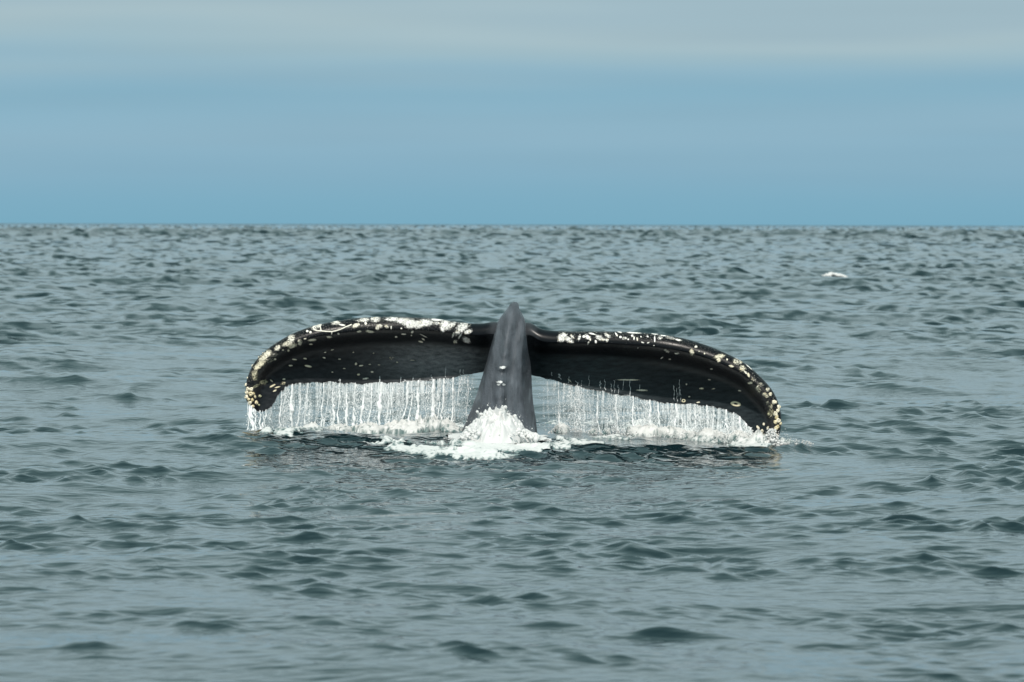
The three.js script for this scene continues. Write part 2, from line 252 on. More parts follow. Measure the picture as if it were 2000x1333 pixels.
const MARKS_RIGHT = [[1096.6, 661, 8, 7, -40, .85, 0], [1102, 655, 6, 4, 25, .85, 0], [1110, 664, 10, 5, 30, .8, 0], [1116, 669, 4, 3, 0, .9, .1], [1118, 658, 5, 3, 50, .7, 0], [1132, 660, 3, 6, 15, .7, 0], [1140.6, 658, 3.4, 2.8, 0, 1, 0], [1148, 659, 6, 3.6, 45, .95, 0], [1153, 664, 2, 3, 0, 1, .3], [1149, 671, 2, 5, 25, .5, .2], [1157, 652.6, 7, 1.6, 14, .95, 0], [1163.7, 668, 2.2, 4, -10, .95, 0], [1171, 660, 8, 5, 20, .75, 0], [1178, 663.6, 5, 3, 0, .7, .1], [1185.7, 664.7, 3, 3.2, 0, .85, 0], [1187, 656, 7, 3, 35, .8, 0], [1204, 653.7, 1.7, 5, -30, .9, 0], [1212, 658.6, 3, 2.6, 0, 1, 0], [1220, 661, 5, 3, 0, .7, 0], [1227, 663, 2, 2, 0, 1, 0], [1238.5, 650.6, 16, 1.3, 3, .8, 0], [1211, 649.3, 5, 1.1, 10, .9, 0], [1235, 656, 2.6, 2.6, 0, .9, 0], [1238.5, 661, 1.6, 4, 0, .9, 0], [1244.6, 662.5, 1.6, 4, -10, .9, 0], [1252, 658, 1.6, 1.6, 0, 1, 0], [1265, 657.5, 2.4, 1.6, 30, .9, 0], [1278.7, 662.5, 1.6, 7, 0, .95, 0], [1289, 660, 6, 4, -10, .55, 0], [1255, 669, 4, 1.6, 20, .6, .1], [1266, 669.6, 3, 1.4, -20, .7, .1], [1279, 652.8, 7, 1.1, 5, .9, 0], [1277, 675, 1.6, 1.1, 0, 1, .1], [1246, 680, 1.4, 1, 0, 1, .1], [1302, 686, 7, 3, 30, .5, .2], [1293.5, 700, 4, 1.4, -40, .6, .2], [1297, 656, 8, 1.2, 5, .6, 0], [1311, 660, 10, 3, 8, .45, 0], [1325, 664, 8, 2.4, 12, .4, .1],
  [1322, 690.4, 6, 2.4, 0, .45, .3], [1309, 702.6, 3, 1.2, 0, .7, .3], [1350.7, 687.7, 4, 6, -15, .95, .6], [1359, 677, 3, 2.4, 0, .9, .4], [1375.6, 690.4, 1.8, 2.2, 0, 1, .5], [1365, 686, 1.5, 1.5, 0, 1, .5], [1404.7, 696, 10, 4, -8, .9, .6], [1403, 702.6, 4, 5, 10, .95, .6], [1419.6, 702, 2, 2.6, 0, 1, .5], [1437, 706.6, 7, 5, 30, .65, .5], [1427.7, 714.7, 5, 2.6, 10, .9, .6], [1449, 719, 6, 6, 40, .75, .6], [1461, 732, 2.6, 4.6, -15, .95, .7], [1445, 706.6, 5, 3, 35, .65, .4], [1465.5, 747, 3.4, 2.2, 10, .9, .6], [1479, 759, 5, 4, 0, .55, .6], [1492.5, 770, 5, 4, 0, .55, .7], [1503, 769, 3, 3, 0, .9, .6], [1390, 721.5, 3, 1.2, 0, 1, .4], [1387, 743, 3, 1, 0, .8, .4], [1228, 744.4, 24, 1.6, 0, .8, .5], [1255, 764.7, 12, 2, 0, .8, .5], [1113, 745.8, 6, 1.5, 40, .7, .5], [1445, 764, 3.4, 1.2, 5, .8, .5], [1365.6, 788, 4, 1.5, -10, .8, .5], [1348, 777, 2.2, 1.6, 0, 1, .5], [1342.6, 752.5, 1.5, 2, 0, .9, .4], [1372, 760.6, 4.4, 1.7, 0, .95, .7], [1395, 761, 4, 1.1, -10, .7, .6],
  [1480, 835, 2.6, 4.6, -35, 1, .6], [1491, 828, 2, 3, 20, .95, .6], [1488, 841.6, 3, 4, 0, .6, .6], [1498, 835, 2, 4, 30, .6, .6], [1503.5, 805, 5, 9, 0, .55, .9], [1503.5, 793, 4, 5, 0, .5, .7], [1481, 762.5, 4, 4.6, 0, .6, .6], [1491, 769, 4, 3, 0, .75, .6], [1495.7, 772.6, 4, 4, 0, .55, .6], [1498, 760, 4, 4, 0, .7, .5], [1477.7, 754.6, 5, 1.6, -45, .6, .5], [1463, 748, 4, 2.4, 0, .6, .6], [1470, 740, 6, 4, 40, .35, .4], [1484, 750, 6, 5, 40, .35, .4], [1497, 786, 3, 4, 0, .5, .6], [1492, 850, 4, 3, 30, .5, .7], [1455, 727, 6, 2.5, 45, .35, .4], [1438, 699, 8, 1.6, 30, .5, .1], [1462, 716, 10, 1.4, 42, .5, .1]];
const RINGS_RIGHT = [[1438, 790, 10, 5, 10], [1337, 785, 4, 3.6, 0]];

const TW = 2048, TH = 512;
function flukeTextures(grid, marks, seed, extra) {                 // colour and roughness of the skin: dye-like marks, scars and growth, each with its own outline, over painted sky-lit grey
  const color = new Uint8Array(TW * TH * 4), rough = new Uint8Array(TW * TH * 4), cell = 16, bins = new Map(), c = new THREE.Color();
  marks.forEach((m) => { const r = Math.max(m[2], m[3]) * 1.4 + 2; for (let bx = Math.floor((m[0] - r) / cell); bx <= (m[0] + r) / cell; bx++) for (let by = Math.floor((m[1] - r) / cell); by <= (m[1] + r) / cell; by++) { const k = bx * 1000 + by; bins.has(k) || bins.set(k, []); bins.get(k).push(m); } });
  for (let y = 0; y < TH; y++) for (let x = 0; x < TW; x++) {
    const gu = x / (TW - 1) * (NU - 1), i0 = Math.min(Math.floor(gu), NU - 2), fu = gu - i0, v = y / (TH - 1), o = (y * TW + x) * 4;
    const gv = v < 0.8 ? v / 0.8 * (NF - 1) : NF - 1 + (v - 0.8) / 0.2 * NB, j0 = Math.min(Math.floor(gv), NF + NB - 2), fv = gv - j0;
    const a = grid.plane[i0 * grid.nv + j0], b = grid.plane[(i0 + 1) * grid.nv + j0], a1 = grid.plane[i0 * grid.nv + j0 + 1], b1 = grid.plane[(i0 + 1) * grid.nv + j0 + 1];
    const L = (k) => (a[k] * (1 - fu) + b[k] * fu) * (1 - fv) + (a1[k] * (1 - fu) + b1[k] * fu) * fv, px = L(0), py = L(1);
    const grain = fbm(px * 0.9, py * 0.9, seed, 2);
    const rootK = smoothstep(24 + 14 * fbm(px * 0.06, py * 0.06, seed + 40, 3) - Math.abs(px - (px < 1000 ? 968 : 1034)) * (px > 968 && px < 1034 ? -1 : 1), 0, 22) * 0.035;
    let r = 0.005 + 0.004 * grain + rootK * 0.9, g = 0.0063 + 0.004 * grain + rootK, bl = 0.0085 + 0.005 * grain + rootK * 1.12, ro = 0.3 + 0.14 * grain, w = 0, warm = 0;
    if (v < 0.8) {
      const e = extra(px, py, L(2), L(3));                          // sky-lit grey painted into the underside, with fine scratches
      r += e[0]; g += e[1]; bl += e[2]; ro += Math.min(0.25, e[0] * 6);
      const wob = 0.5 * fbm(px * 0.35, py * 0.35, seed + 3, 3), hole = 0.8 * fbm(px * 0.33 + py * 0.2, py * 0.5 - px * 0.12, seed + 8, 3) + 1.0 * noise(px * 0.75 + py * 0.5, py * 1.1 - px * 0.3, seed + 18);
      for (const m of bins.get(Math.floor(px / cell) * 1000 + Math.floor(py / cell)) ?? []) {
        const q = m[4] * Math.PI / 180, dx = px - m[0], dy = py - m[1], du = (dx * Math.cos(q) + dy * Math.sin(q)) / m[2], dv = (-dx * Math.sin(q) + dy * Math.cos(q)) / m[3];
        const big = Math.min(m[2], m[3]) > 2.8, inside = Math.min(1 - (du * du + dv * dv), big && m[5] < 1 ? 0.62 : 1) + (big ? wob * 1.9 : wob * 0.9) + (m[5] < 1 ? (m[5] - 0.72 + hole * 1.1) * (big ? 1.5 : 0.7) : 0);
        const k = smoothstep(inside, 0.08, 0.28);
        if (k > w) { w = k; warm = m[6]; }
      }
      if (grid.stroke) for (const [k, p] of grid.stroke.entries()) { if (!k) continue; const q = grid.stroke[k - 1], ex = p[0] - q[0], ey = p[1] - q[1], t = clamp(((px - q[0]) * ex + (py - q[1]) * ey) / (ex * ex + ey * ey), 0, 1), d = Math.hypot(px - q[0] - ex * t, py - q[1] - ey * t), s = 1 - smoothstep(d, 0.9 + wob, 1.7 + wob); if (s > w) { w = s; warm = 0.3; } }
      if (grid.rings) for (const [cx, cy, rx, ry, q0] of grid.rings) { const q = q0 * Math.PI / 180, dx = px - cx, dy = py - cy, n = Math.hypot((dx * Math.cos(q) + dy * Math.sin(q)) / rx, (-dx * Math.sin(q) + dy * Math.cos(q)) / ry) + 0.15 * wob, s = smoothstep(n, 0.3, 0.45) * (1 - smoothstep(n, 0.9, 1.1)); if (s > w) { w = s; warm = 0.8; } }
      // small pits of bare growth along the thick edge
      const d = L(2) / L(3), speck = 0.7 * noise(px * 0.55 + py * 0.3, py * 0.7, seed + 20) + 0.6 * noise(px * 1.2, py * 1.5, seed + 24);
      const sp = grid.speckle(px, py, d); if (sp > 0) { const k = smoothstep(speck + sp * 0.36 - 0.56, 0, 0.06); if (k > w) { w = k * 0.9; warm = 0.25; } }
    }
    const tone = 0.97 + 0.4 * fbm(px * 0.5, py * 0.5, seed + 12, 2);
    r = lerp(r, lerp(0.92, 0.68, warm) * tone, w); g = lerp(g, lerp(0.91, 0.61, warm) * tone, w); bl = lerp(bl, lerp(0.87, 0.38, warm) * tone, w); ro = lerp(ro, 0.55, w);
    c.setRGB(clamp(r, 0, 1), clamp(g, 0, 1), clamp(bl, 0, 1)).convertLinearToSRGB();
    color[o] = c.r * 255; color[o + 1] = c.g * 255; color[o + 2] = c.b * 255; color[o + 3] = 255;
    rough[o] = w * 255; rough[o + 1] = clamp(ro, 0, 1) * 255; rough[o + 2] = 0; rough[o + 3] = 255;
  }
  const t = new THREE.DataTexture(color, TW, TH), q = new THREE.DataTexture(rough, TW, TH);
  t.colorSpace = THREE.SRGBColorSpace;
  for (const k of [t, q]) { k.magFilter = THREE.LinearFilter; k.needsUpdate = true; }
  return { map: t, roughnessMap: q, bumpMap: q };
}
const skyGreyScuffLeft = (x, y, d, rr) => {  // grey of reflected sky painted into the left underside, broken up by scratches
  const k = smoothstep(d, rr * 1.8, rr * 2.4) * Math.exp(-(((x - 862) / 120) ** 2) - (((y - 708) / 45) ** 2)), f = fbm(x * 0.06 + y * 0.06, y * 0.17 - x * 0.03, 3, 4), g = Math.max(0, 0.7 + 0.8 * f + 0.5 * fbm(x * 0.5, y * 0.4, 33, 2)) * k * 0.22, s = Math.max(0, fbm(x * 0.04 - y * 0.02, y * 0.9, 6, 2) - 0.2) * 0.12 * k;
  const h = 0.02 * smoothstep(d, rr * 1.8, rr * 2.4) * Math.max(0, 0.5 + fbm(x * 0.08, y * 0.14, 9, 3));
  return [(g + s) * 0.94 + h * 0.9, g + s + h, (g + s) * 1.04 + h * 1.1];
};
const skyGreyScuffRight = (x, y, d, rr) => {  // fainter, bluish: reflected sky put into the skin colour, plus scratches
  const k = smoothstep(d, rr * 1.8, rr * 2.4), f = fbm(x * 0.05 - y * 0.05, y * 0.18 + x * 0.02, 13, 4), g = Math.max(0, 0.6 + 0.8 * f + 0.5 * fbm(x * 0.5, y * 0.4, 35, 2)) * k * (0.025 + 0.03 * Math.exp(-(((x - 1150) / 110) ** 2))), s = Math.max(0, fbm(x * 0.05 - y * 0.1, y * 0.8, 16, 2) - 0.24) * 0.12 * k * Math.exp(-(((x - 1110) / 70) ** 2));
  return [g * 0.8 + s * 0.8, g * 1.1 + s, g * 1.2 + s * 1.05];
};
const left = flukeGrid(LEFT, -1, 1.3), right = flukeGrid(RIGHT, 1, 6.1);
left.stroke = ARC_LEFT; right.rings = RINGS_RIGHT;
left.speckle = (x, y, d) => x > 920 ? 0 : (1 - smoothstep(d, 0.5, x < 620 ? 1.6 : 1.25)) * (x > 690 ? 0.75 : 0.6);
right.speckle = (x, y, d) => x < 1090 ? 0 : (1 - smoothstep(d, 0.35, x > 1440 ? 1.5 : 0.9)) * (x < 1300 || x > 1430 ? 0.7 : 0.5);
const skin = (tex) => new THREE.MeshPhysicalMaterial({ name: 'wet whale skin', ...tex, roughness: 1, bumpScale: 0.01, ior: 1.36, specularIntensity: 0.55 });
const skinLeft = skin(flukeTextures(left, MARKS_LEFT, 2, skyGreyScuffLeft)), skinRight = skin(flukeTextures(right, MARKS_RIGHT, 7, skyGreyScuffRight));

// the tail stock: level slices. y; silhouette left, shoulder left, ridge, shoulder right, silhouette right (photo x); depth of ridge, shoulders, widest line, back (m)
const STOCK = [[1010, 880, 900, 968, 1066, 1078, 1.55, 1.2, 0.15, -0.75], [930, 887, 910, 970, 1057, 1068, 1.2, 0.9, 0.1, -0.65], [860, 897, 921, 972, 1044, 1051, 0.86, 0.62, 0.02, -0.6], [820, 912, 930, 974, 1033, 1046, 0.68, 0.47, -0.02, -0.55], [786, 926, 937, 976, 1025.5, 1041, 0.55, 0.36, -0.05, -0.5], [759, 935, 942, 978, 1022.5, 1039, 0.45, 0.28, -0.08, -0.48], [732, 943.5, 948, 980, 1020.5, 1038, 0.36, 0.21, -0.1, -0.46], [710, 950, 953, 983, 1020.5, 1036, 0.3, 0.16, -0.12, -0.45], [690, 955, 958, 986, 1021.5, 1032, 0.24, 0.12, -0.14, -0.45], [668, 961.5, 964, 989, 1023, 1029, 0.18, 0.08, -0.16, -0.46], [645, 968, 970, 993, 1025, 1027, 0.11, 0.03, -0.18, -0.48], [626, 974.5, 977, 997, 1022, 1024.5, 0.05, -0.02, -0.2, -0.48], [614, 983, 985, 1000, 1017, 1019.5, 0.0, -0.06, -0.21, -0.46], [604, 990.5, 992, 1003, 1012.5, 1014.5, -0.05, -0.1, -0.22, -0.42], [596, 996, 997, 1005, 1011.5, 1012.8, -0.1, -0.13, -0.22, -0.36], [592.5, 999.6, 1000.2, 1005, 1010, 1010.8, -0.15, -0.165, -0.22, -0.3], [591, 1002.6, 1003, 1005.2, 1007.4, 1007.8, -0.19, -0.195, -0.22, -0.26]];
const NS = 240, NR = 168;
const stockPlane = [], stockPts = [], stockUV = [];
{ const rows = spline(STOCK, NS);
  rows.forEach(([y, xl, sl, xm, sr, xr, zr, zs, , zb], i) => {
    const zc = zs - 7 * Math.max(sl - xl, xr - sr) * M;
    const loop = [[xm, zr], [lerp(xm, sl, 0.5), lerp(zr, zs, 0.3) ], [lerp(xm, sl, 0.88), lerp(zr, zs, 0.76)], [sl, lerp(zs, zc, 0.06)], [lerp(sl, xl, 0.5), lerp(zs, zc, 0.5)], [xl, zc], [lerp(xl, xm, 0.3), lerp(zc, zb, 0.75)], [xm, zb], [lerp(xr, xm, 0.3), lerp(zc, zb, 0.75)], [xr, zc], [lerp(sr, xr, 0.5), lerp(zs, zc, 0.5)], [sr, lerp(zs, zc, 0.06)], [lerp(xm, sr, 0.88), lerp(zr, zs, 0.76)], [lerp(xm, sr, 0.5), lerp(zr, zs, 0.3)]];
    const n = loop.length;
    for (let j = 0; j < NR; j++) {
      const t = j / (NR - 1) * n, k = Math.floor(t) % n, f = t - Math.floor(t), p = [-1, 0, 1, 2].map((o) => loop[(k + o + n) % n]);
      const cr = (c) => 0.5 * (2 * p[1][c] + (p[2][c] - p[0][c]) * f + (2 * p[0][c] - 5 * p[1][c] + 4 * p[2][c] - p[3][c]) * f * f + (3 * p[1][c] - p[0][c] - 3 * p[2][c] + p[3][c]) * f * f * f);
      const x = cr(0), front = Math.max(0, Math.cos(j / (NR - 1) * Math.PI * 2));
      let z = cr(1);
      // the row of knuckles along the ridge
      const rid = Math.exp(-(((x - xm) / 9) ** 2)) * (front > 0.5 ? 1 : 0);
      z += (1.6 * rid - 0.7 * Math.exp(-(((Math.abs(x - xm) - 15) / 7) ** 2)) * (front > 0.5 ? 1 : 0)) * 0.014 * smoothstep(y, 612, 640) + 0.012 * (front > 0.3 ? 1 : 0) * fbm(x * 0.035, y * 0.02, 12, 3) + rid * (0.05 * Math.exp(-(((y - 717) / 7) ** 2)) + 0.045 * Math.exp(-(((y - 744) / 8) ** 2)) + 0.03 * Math.exp(-(((y - 771) / 8) ** 2)) + 0.03 * Math.exp(-(((y - 796) / 9) ** 2)) + 0.025 * Math.exp(-(((y - 690) / 9) ** 2)));
      z += 0.006 * fbm(x * 0.05, y * 0.05, 3, 3);
      z += 0.012 * Math.max(0, fbm(x * 0.09, y * 0.022, 7, 3)) * (front > 0.2 ? 1 : 0);
      const w = at(x, y, 0); stockPts.push(new THREE.Vector3(w.x, w.y, z)); stockUV.push([j / (NR - 1), i / (NS - 1)]); stockPlane.push([x, y, x - xm, x < xm ? (x - sl) : (sr - x), front]);
    }
  }); }
function stockTextures() {
  const w = 1024, h = 1024, color = new Uint8Array(w * h * 4), rough = new Uint8Array(w * h * 4), c = new THREE.Color();
  for (let y = 0; y < h; y++) for (let x = 0; x < w; x++) {
    const gu = x / (w - 1) * (NR - 1), gv = y / (h - 1) * (NS - 1), i0 = Math.min(Math.floor(gu), NR - 2), j0 = Math.min(Math.floor(gv), NS - 2), fu = gu - i0, fv = gv - j0, o = (y * w + x) * 4;
    const a = stockPlane[j0 * NR + i0], b = stockPlane[j0 * NR + i0 + 1], a1 = stockPlane[(j0 + 1) * NR + i0], b1 = stockPlane[(j0 + 1) * NR + i0 + 1], L = (k) => (a[k] * (1 - fu) + b[k] * fu) * (1 - fv) + (a1[k] * (1 - fu) + b1[k] * fu) * fv;
    const px = L(0), py = L(1), off = L(2), edge = L(3), n = fbm(px * 0.08, py * 0.03, 4, 4), fine = fbm(px * 0.6, py * 0.35, 9, 3);
    const front = i0 < NR * 0.25 || i0 > NR * 0.75;
    const wet = smoothstep(fbm(px * 0.12, py * 0.025, 31, 4), -0.05, 0.2);
    let g = 0.086 + 0.07 * n + 0.035 * fine, ro = lerp(0.62, 0.4, wet) + 0.12 * fine, white = 0;
    if (front) for (const [mx, my, rx, ry] of [[982, 716, 8, 3.4], [976, 744, 8, 3], [984, 749, 4, 3], [974, 749, 4, 2]]) { const k = 1 - ((px - mx) / rx) ** 2 - ((py - my) / ry) ** 2 + 1.1 * fbm(px * 0.5, py * 0.6, 14, 3); white = Math.max(white, smoothstep(k, 0.3, 0.6)); }
    const scratch = front ? Math.max(0, fbm(px * 0.25, py * 0.02, 22, 2) - 0.24) * 0.22 : 0;
    g += scratch;
    c.setRGB(lerp(g * 0.88, 0.72, white), lerp(g, 0.73, white), lerp(g * 1.16 + 0.001, 0.72, white)).convertLinearToSRGB();
    color[o] = c.r * 255; color[o + 1] = c.g * 255; color[o + 2] = c.b * 255; color[o + 3] = 255;
    rough[o] = clamp(128 + 90 * fine + 70 * n + 90 * fbm(px * 0.3, py * 0.04, 41, 3), 0, 255); rough[o + 1] = clamp(ro, 0.1, 1) * 255; rough[o + 3] = 255;
  }
  const t = new THREE.DataTexture(color, w, h), q = new THREE.DataTexture(rough, w, h); t.colorSpace = THREE.SRGBColorSpace;
  for (const k of [t, q]) { k.magFilter = THREE.LinearFilter; k.needsUpdate = true; }
  return { map: t, roughnessMap: q, bumpMap: q };
}
const skinStock = skin(stockTextures()); skinStock.bumpScale = 0.007; skinStock.specularIntensity = 1;
// one continuous skin: the three surfaces grow into one another and are one mesh with three zones of colour
function wound(grid, nu, nv) {                                       // faces out whichever way the grid runs
  const g = gridGeometry(grid.pts, nu, nv, grid.uvs); return g;
}
const geoms = [wound({ pts: stockPts, uvs: stockUV }, NR, NS), wound(left, left.nv, NU), wound(right, right.nv, NU)];
geoms.forEach((g, i) => {
  const inside = i === 0 ? at(1000, 760, -0.1) : at(i === 1 ? 740 : 1260, 690, -0.3), p = g.attributes.position, ix = g.index.array; let s = 0;
  const A = new THREE.Vector3(), B = new THREE.Vector3(), C = new THREE.Vector3();
  for (let k = 0; k < ix.length; k += 99) { A.fromBufferAttribute(p, ix[k]); B.fromBufferAttribute(p, ix[k + 1]); C.fromBufferAttribute(p, ix[k + 2]); s += A.clone().sub(inside).dot(B.sub(A).cross(C.sub(A))); }
  if (s < 0) for (let k = 0; k < ix.length; k += 3) { const t = ix[k]; ix[k] = ix[k + 1]; ix[k + 1] = t; }
  g.computeVertexNormals();
});
// smooth the seam of the closed slices
{ const g = geoms[0], n = g.attributes.normal; for (let i = 0; i < NS; i++) { const a = i * NR, b = a + NR - 1, v = new THREE.Vector3().fromBufferAttribute(n, a).add(new THREE.Vector3().fromBufferAttribute(n, b)).normalize(); n.setXYZ(a, v.x, v.y, v.z); n.setXYZ(b, v.x, v.y, v.z); } }
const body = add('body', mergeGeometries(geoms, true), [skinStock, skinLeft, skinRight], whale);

// barnacles: little craters standing on the skin
const barnacleShapes = [0, 1, 2].map((k) => {
  const g = new THREE.LatheGeometry([[1.0, -0.3], [0.95, 0.15], [0.78, 0.5], [0.52 + k * 0.06, 0.72], [0.36, 0.68], [0.22, 0.4], [0, 0.34]].map((p) => new THREE.Vector2(...p)), 9), p = g.attributes.position;
  for (let i = 0; i < p.count; i++) { const a = Math.atan2(p.getZ(i), p.getX(i)), r = 1 + 0.13 * Math.sin(a * 3 + k * 2) + 0.07 * Math.sin(a * 5 + k); p.setX(i, p.getX(i) * r); p.setZ(i, p.getZ(i) * r * (0.9 + 0.08 * k)); p.setY(i, p.getY(i) * (1 + 0.12 * Math.cos(a + k))); }
  g.computeVertexNormals(); return g;
});
const barnacleMaterials = [[0.72, 0.63, 0.42], [0.76, 0.7, 0.55], [0.6, 0.5, 0.28], [0.42, 0.42, 0.27]].map(([r, g, b], k) => new THREE.MeshStandardMaterial({ name: 'barnacle shell ' + k, color: new THREE.Color().setRGB(r, g, b), roughness: 0.6 }));
function onSkin(grid, px, py) {                                      // nearest point of the front and its outward direction
  let best = 1e9, at0 = 0;
  for (let i = 1; i < NU - 1; i++) for (let j = 0; j < NF - 1; j++) { const q = grid.plane[i * grid.nv + j], d = (q[0] - px) ** 2 + (q[1] - py) ** 2; if (d < best) { best = d; at0 = i * grid.nv + j; } }
  const p = grid.pts[at0], a = grid.pts[at0 + 1].clone().sub(p), b = grid.pts[at0 + grid.nv].clone().sub(p), n = a.cross(b).normalize();
  if (n.z < 0) n.negate();
  return { p: p.clone(), n };
}
const UP = new THREE.Vector3(0, 1, 0);
function barnacle(grid, px, py, r, m, rand) {
  const { p, n } = onSkin(grid, px, py), b = add('barnacle', barnacleShapes[Math.floor(rand() * 3)], barnacleMaterials[m], whale);
  b.position.copy(p); b.quaternion.setFromUnitVectors(UP, n); b.rotateY(rand() * 6.28); const s = r * M; b.scale.set(s * (0.9 + 0.3 * rand()), s * (0.7 + 0.5 * rand()), s);
}
{ const rand = mulberry(5);
  for (const [x, y, r, m] of [[485, 760, 4.2, 1], [492, 760, 4.5, 1], [483, 766, 4, 1], [491, 769, 5.2, 0], [482.5, 775, 4.5, 1], [498, 774.5, 3.8, 0], [507, 774.5, 3.6, 3], [489, 787, 4.2, 1], [501, 786, 4.6, 0], [493.6, 781, 3.4, 2], [496, 768, 3.4, 2], [487, 780, 3.2, 0], [481, 752, 3.6, 1], [489.5, 713, 2.6, 1], [513, 689, 1.7, 1], [504, 697, 1.8, 1], [484, 738, 1.8, 1], [506, 791, 2.6, 3], [495, 793, 3, 0]]) barnacle(left, x, y, r, m, rand);
  for (const [x, y, r, m] of [[1511, 784.5, 4.6, 1], [1519, 794, 4.8, 1], [1517.5, 801, 4.2, 1], [1512.5, 807.5, 5, 1], [1515, 812, 3.4, 0], [1511.5, 822.5, 4.4, 0], [1518, 820, 5, 1], [1522, 826, 4, 0], [1512.7, 834, 4, 0], [1506, 842, 5, 1], [1511, 841, 4.4, 1], [1517, 832, 3.6, 2], [1504, 768, 2.6, 1], [1514, 815, 3, 2], [1508, 851, 4, 0], [1514, 849, 4, 1], [1502, 857, 3.6, 0], [1500, 808, 3, 3]]) barnacle(right, x, y, r, m, rand);
  for (const [grid, marks, count] of [[left, MARKS_LEFT, 95], [right, MARKS_RIGHT, 85]]) {
    const wide = marks.filter((m) => m[3] > 2.4 && m[5] < 1);
    for (let i = 0; i < count; i++) { const m = wide[Math.floor(rand() * wide.length)], a = rand() * 6.28, q = Math.sqrt(rand()) * 0.9, t = m[4] * Math.PI / 180, u = m[2] * q * Math.cos(a), v = m[3] * q * Math.sin(a); barnacle(grid, m[0] + u * Math.cos(t) - v * Math.sin(t), m[1] + u * Math.sin(t) + v * Math.cos(t), 0.7 + 0.9 * rand() * rand(), rand() < 0.6 ? 1 : 0, rand); }
  } }

// ---------------------------------------------------------------- water pouring off the flukes
const whiteWater = new THREE.MeshPhysicalMaterial({ name: 'aerated water', color: new THREE.Color().setRGB(0.84, 0.87, 0.88), roughness: 0.22, ior: 1.33 });
const dropShape = new THREE.IcosahedronGeometry(1, 1);
function trailing(grid, px) {                                        // the point of the trailing edge above photo column px
  for (let i = 0; i < NU - 1; i++) { const a = grid.plane[i * grid.nv + NF - 1][0], b = grid.plane[(i + 1) * grid.nv + NF - 1][0]; if ((a - px) * (b - px) <= 0 && a !== b) return grid.pts[i * grid.nv + NF - 1].clone().lerp(grid.pts[(i + 1) * grid.nv + NF - 1], (px - a) / (b - a)); }
  return null;
}
const pxToX = (px) => (px - 1000) * M;
function streamGeometry(top, footX, footZ, r0, rand, end = 1) {               // a falling rope of water that swells, thins and frays
  const foot = seaY(footX, footZ) - 0.02, n = Math.max(12, Math.round((top.y - foot) / 0.011)), sides = 6, pos = [], index = [], seed = rand() * 90;
  for (let i = 0; i <= n; i++) {
    const t = i / n, y = lerp(top.y + 0.012, foot, t * end), cx = lerp(top.x, footX, t * (0.6 + 0.4 * t)) + 0.045 * t * noise(t * 2.2, seed) + 0.007 * noise(t * 9, seed + 2) * Math.min(1, t * 3) + 0.004 * noise(t * 17, seed), cz = lerp(top.z, footZ, t) + 0.02 * t * noise(t * 4, seed + 7);
    const drop = t * (top.y - foot), lump = 0.72 + 0.8 * noise(drop * 9, seed, 2) + 0.55 * noise(drop * 34, seed, 5), r = r0 * Math.max(0.16, lump) * (0.75 + 0.5 * t) * (end < 1 ? 1 - 0.75 * t : 1) * (i === 0 || i === n ? 0.4 : 1);
    for (let s = 0; s < sides; s++) { const a = s / sides * 6.2832, k = r * (1 + 0.45 * noise(s * 1.7, t * 40, seed)); pos.push(cx + Math.cos(a) * k, y, cz + Math.sin(a) * k); }
    if (i) for (let s = 0; s < sides; s++) { const a = (i - 1) * sides + s, b = (i - 1) * sides + (s + 1) % sides; index.push(a, b, a + sides, b, b + sides, a + sides); }
  }
  const g = new THREE.BufferGeometry(); g.setAttribute('position', new THREE.Float32BufferAttribute(pos, 3)); g.setIndex(index); g.computeVertexNormals(); return g;
}
function filmTexture(density, seed, x0, x1) {                        // how much of the thin sheet is water: threads, beads and holes
  const w = 1024, h = 256, data = new Uint8Array(w * h * 4);
  for (let y = 0; y < h; y++) for (let x = 0; x < w; x++) {
    const px = lerp(x0, x1, x / w), t = 1 - y / h, q = px + 6 * noise(px * 0.02, t * 2, seed) * t;
    const thread = noise(q * 0.22, t * 1.3, seed) + 0.7 * noise(q * 0.6, t * 3, seed + 3), bead = noise(q * 0.5, t * 22, seed + 6) + 0.6 * noise(q * 1.1, t * 45, seed + 9);
    const base = density(px, t), a = clamp(base * (0.7 + 1.2 * thread) + smoothstep(bead + thread * 0.7, 0.3, 0.55) * base * 1.7, 0, 0.95) * (1 - 0.35 * smoothstep(fbm(px * 0.05, t * 3, seed + 30, 3), 0.05, 0.3));
    const o = (y * w + x) * 4; data[o] = data[o + 1] = data[o + 2] = a * 255; data[o + 3] = 255;
  }
  const m = new THREE.DataTexture(data, w, h); m.magFilter = THREE.LinearFilter; m.needsUpdate = true; return m;
}
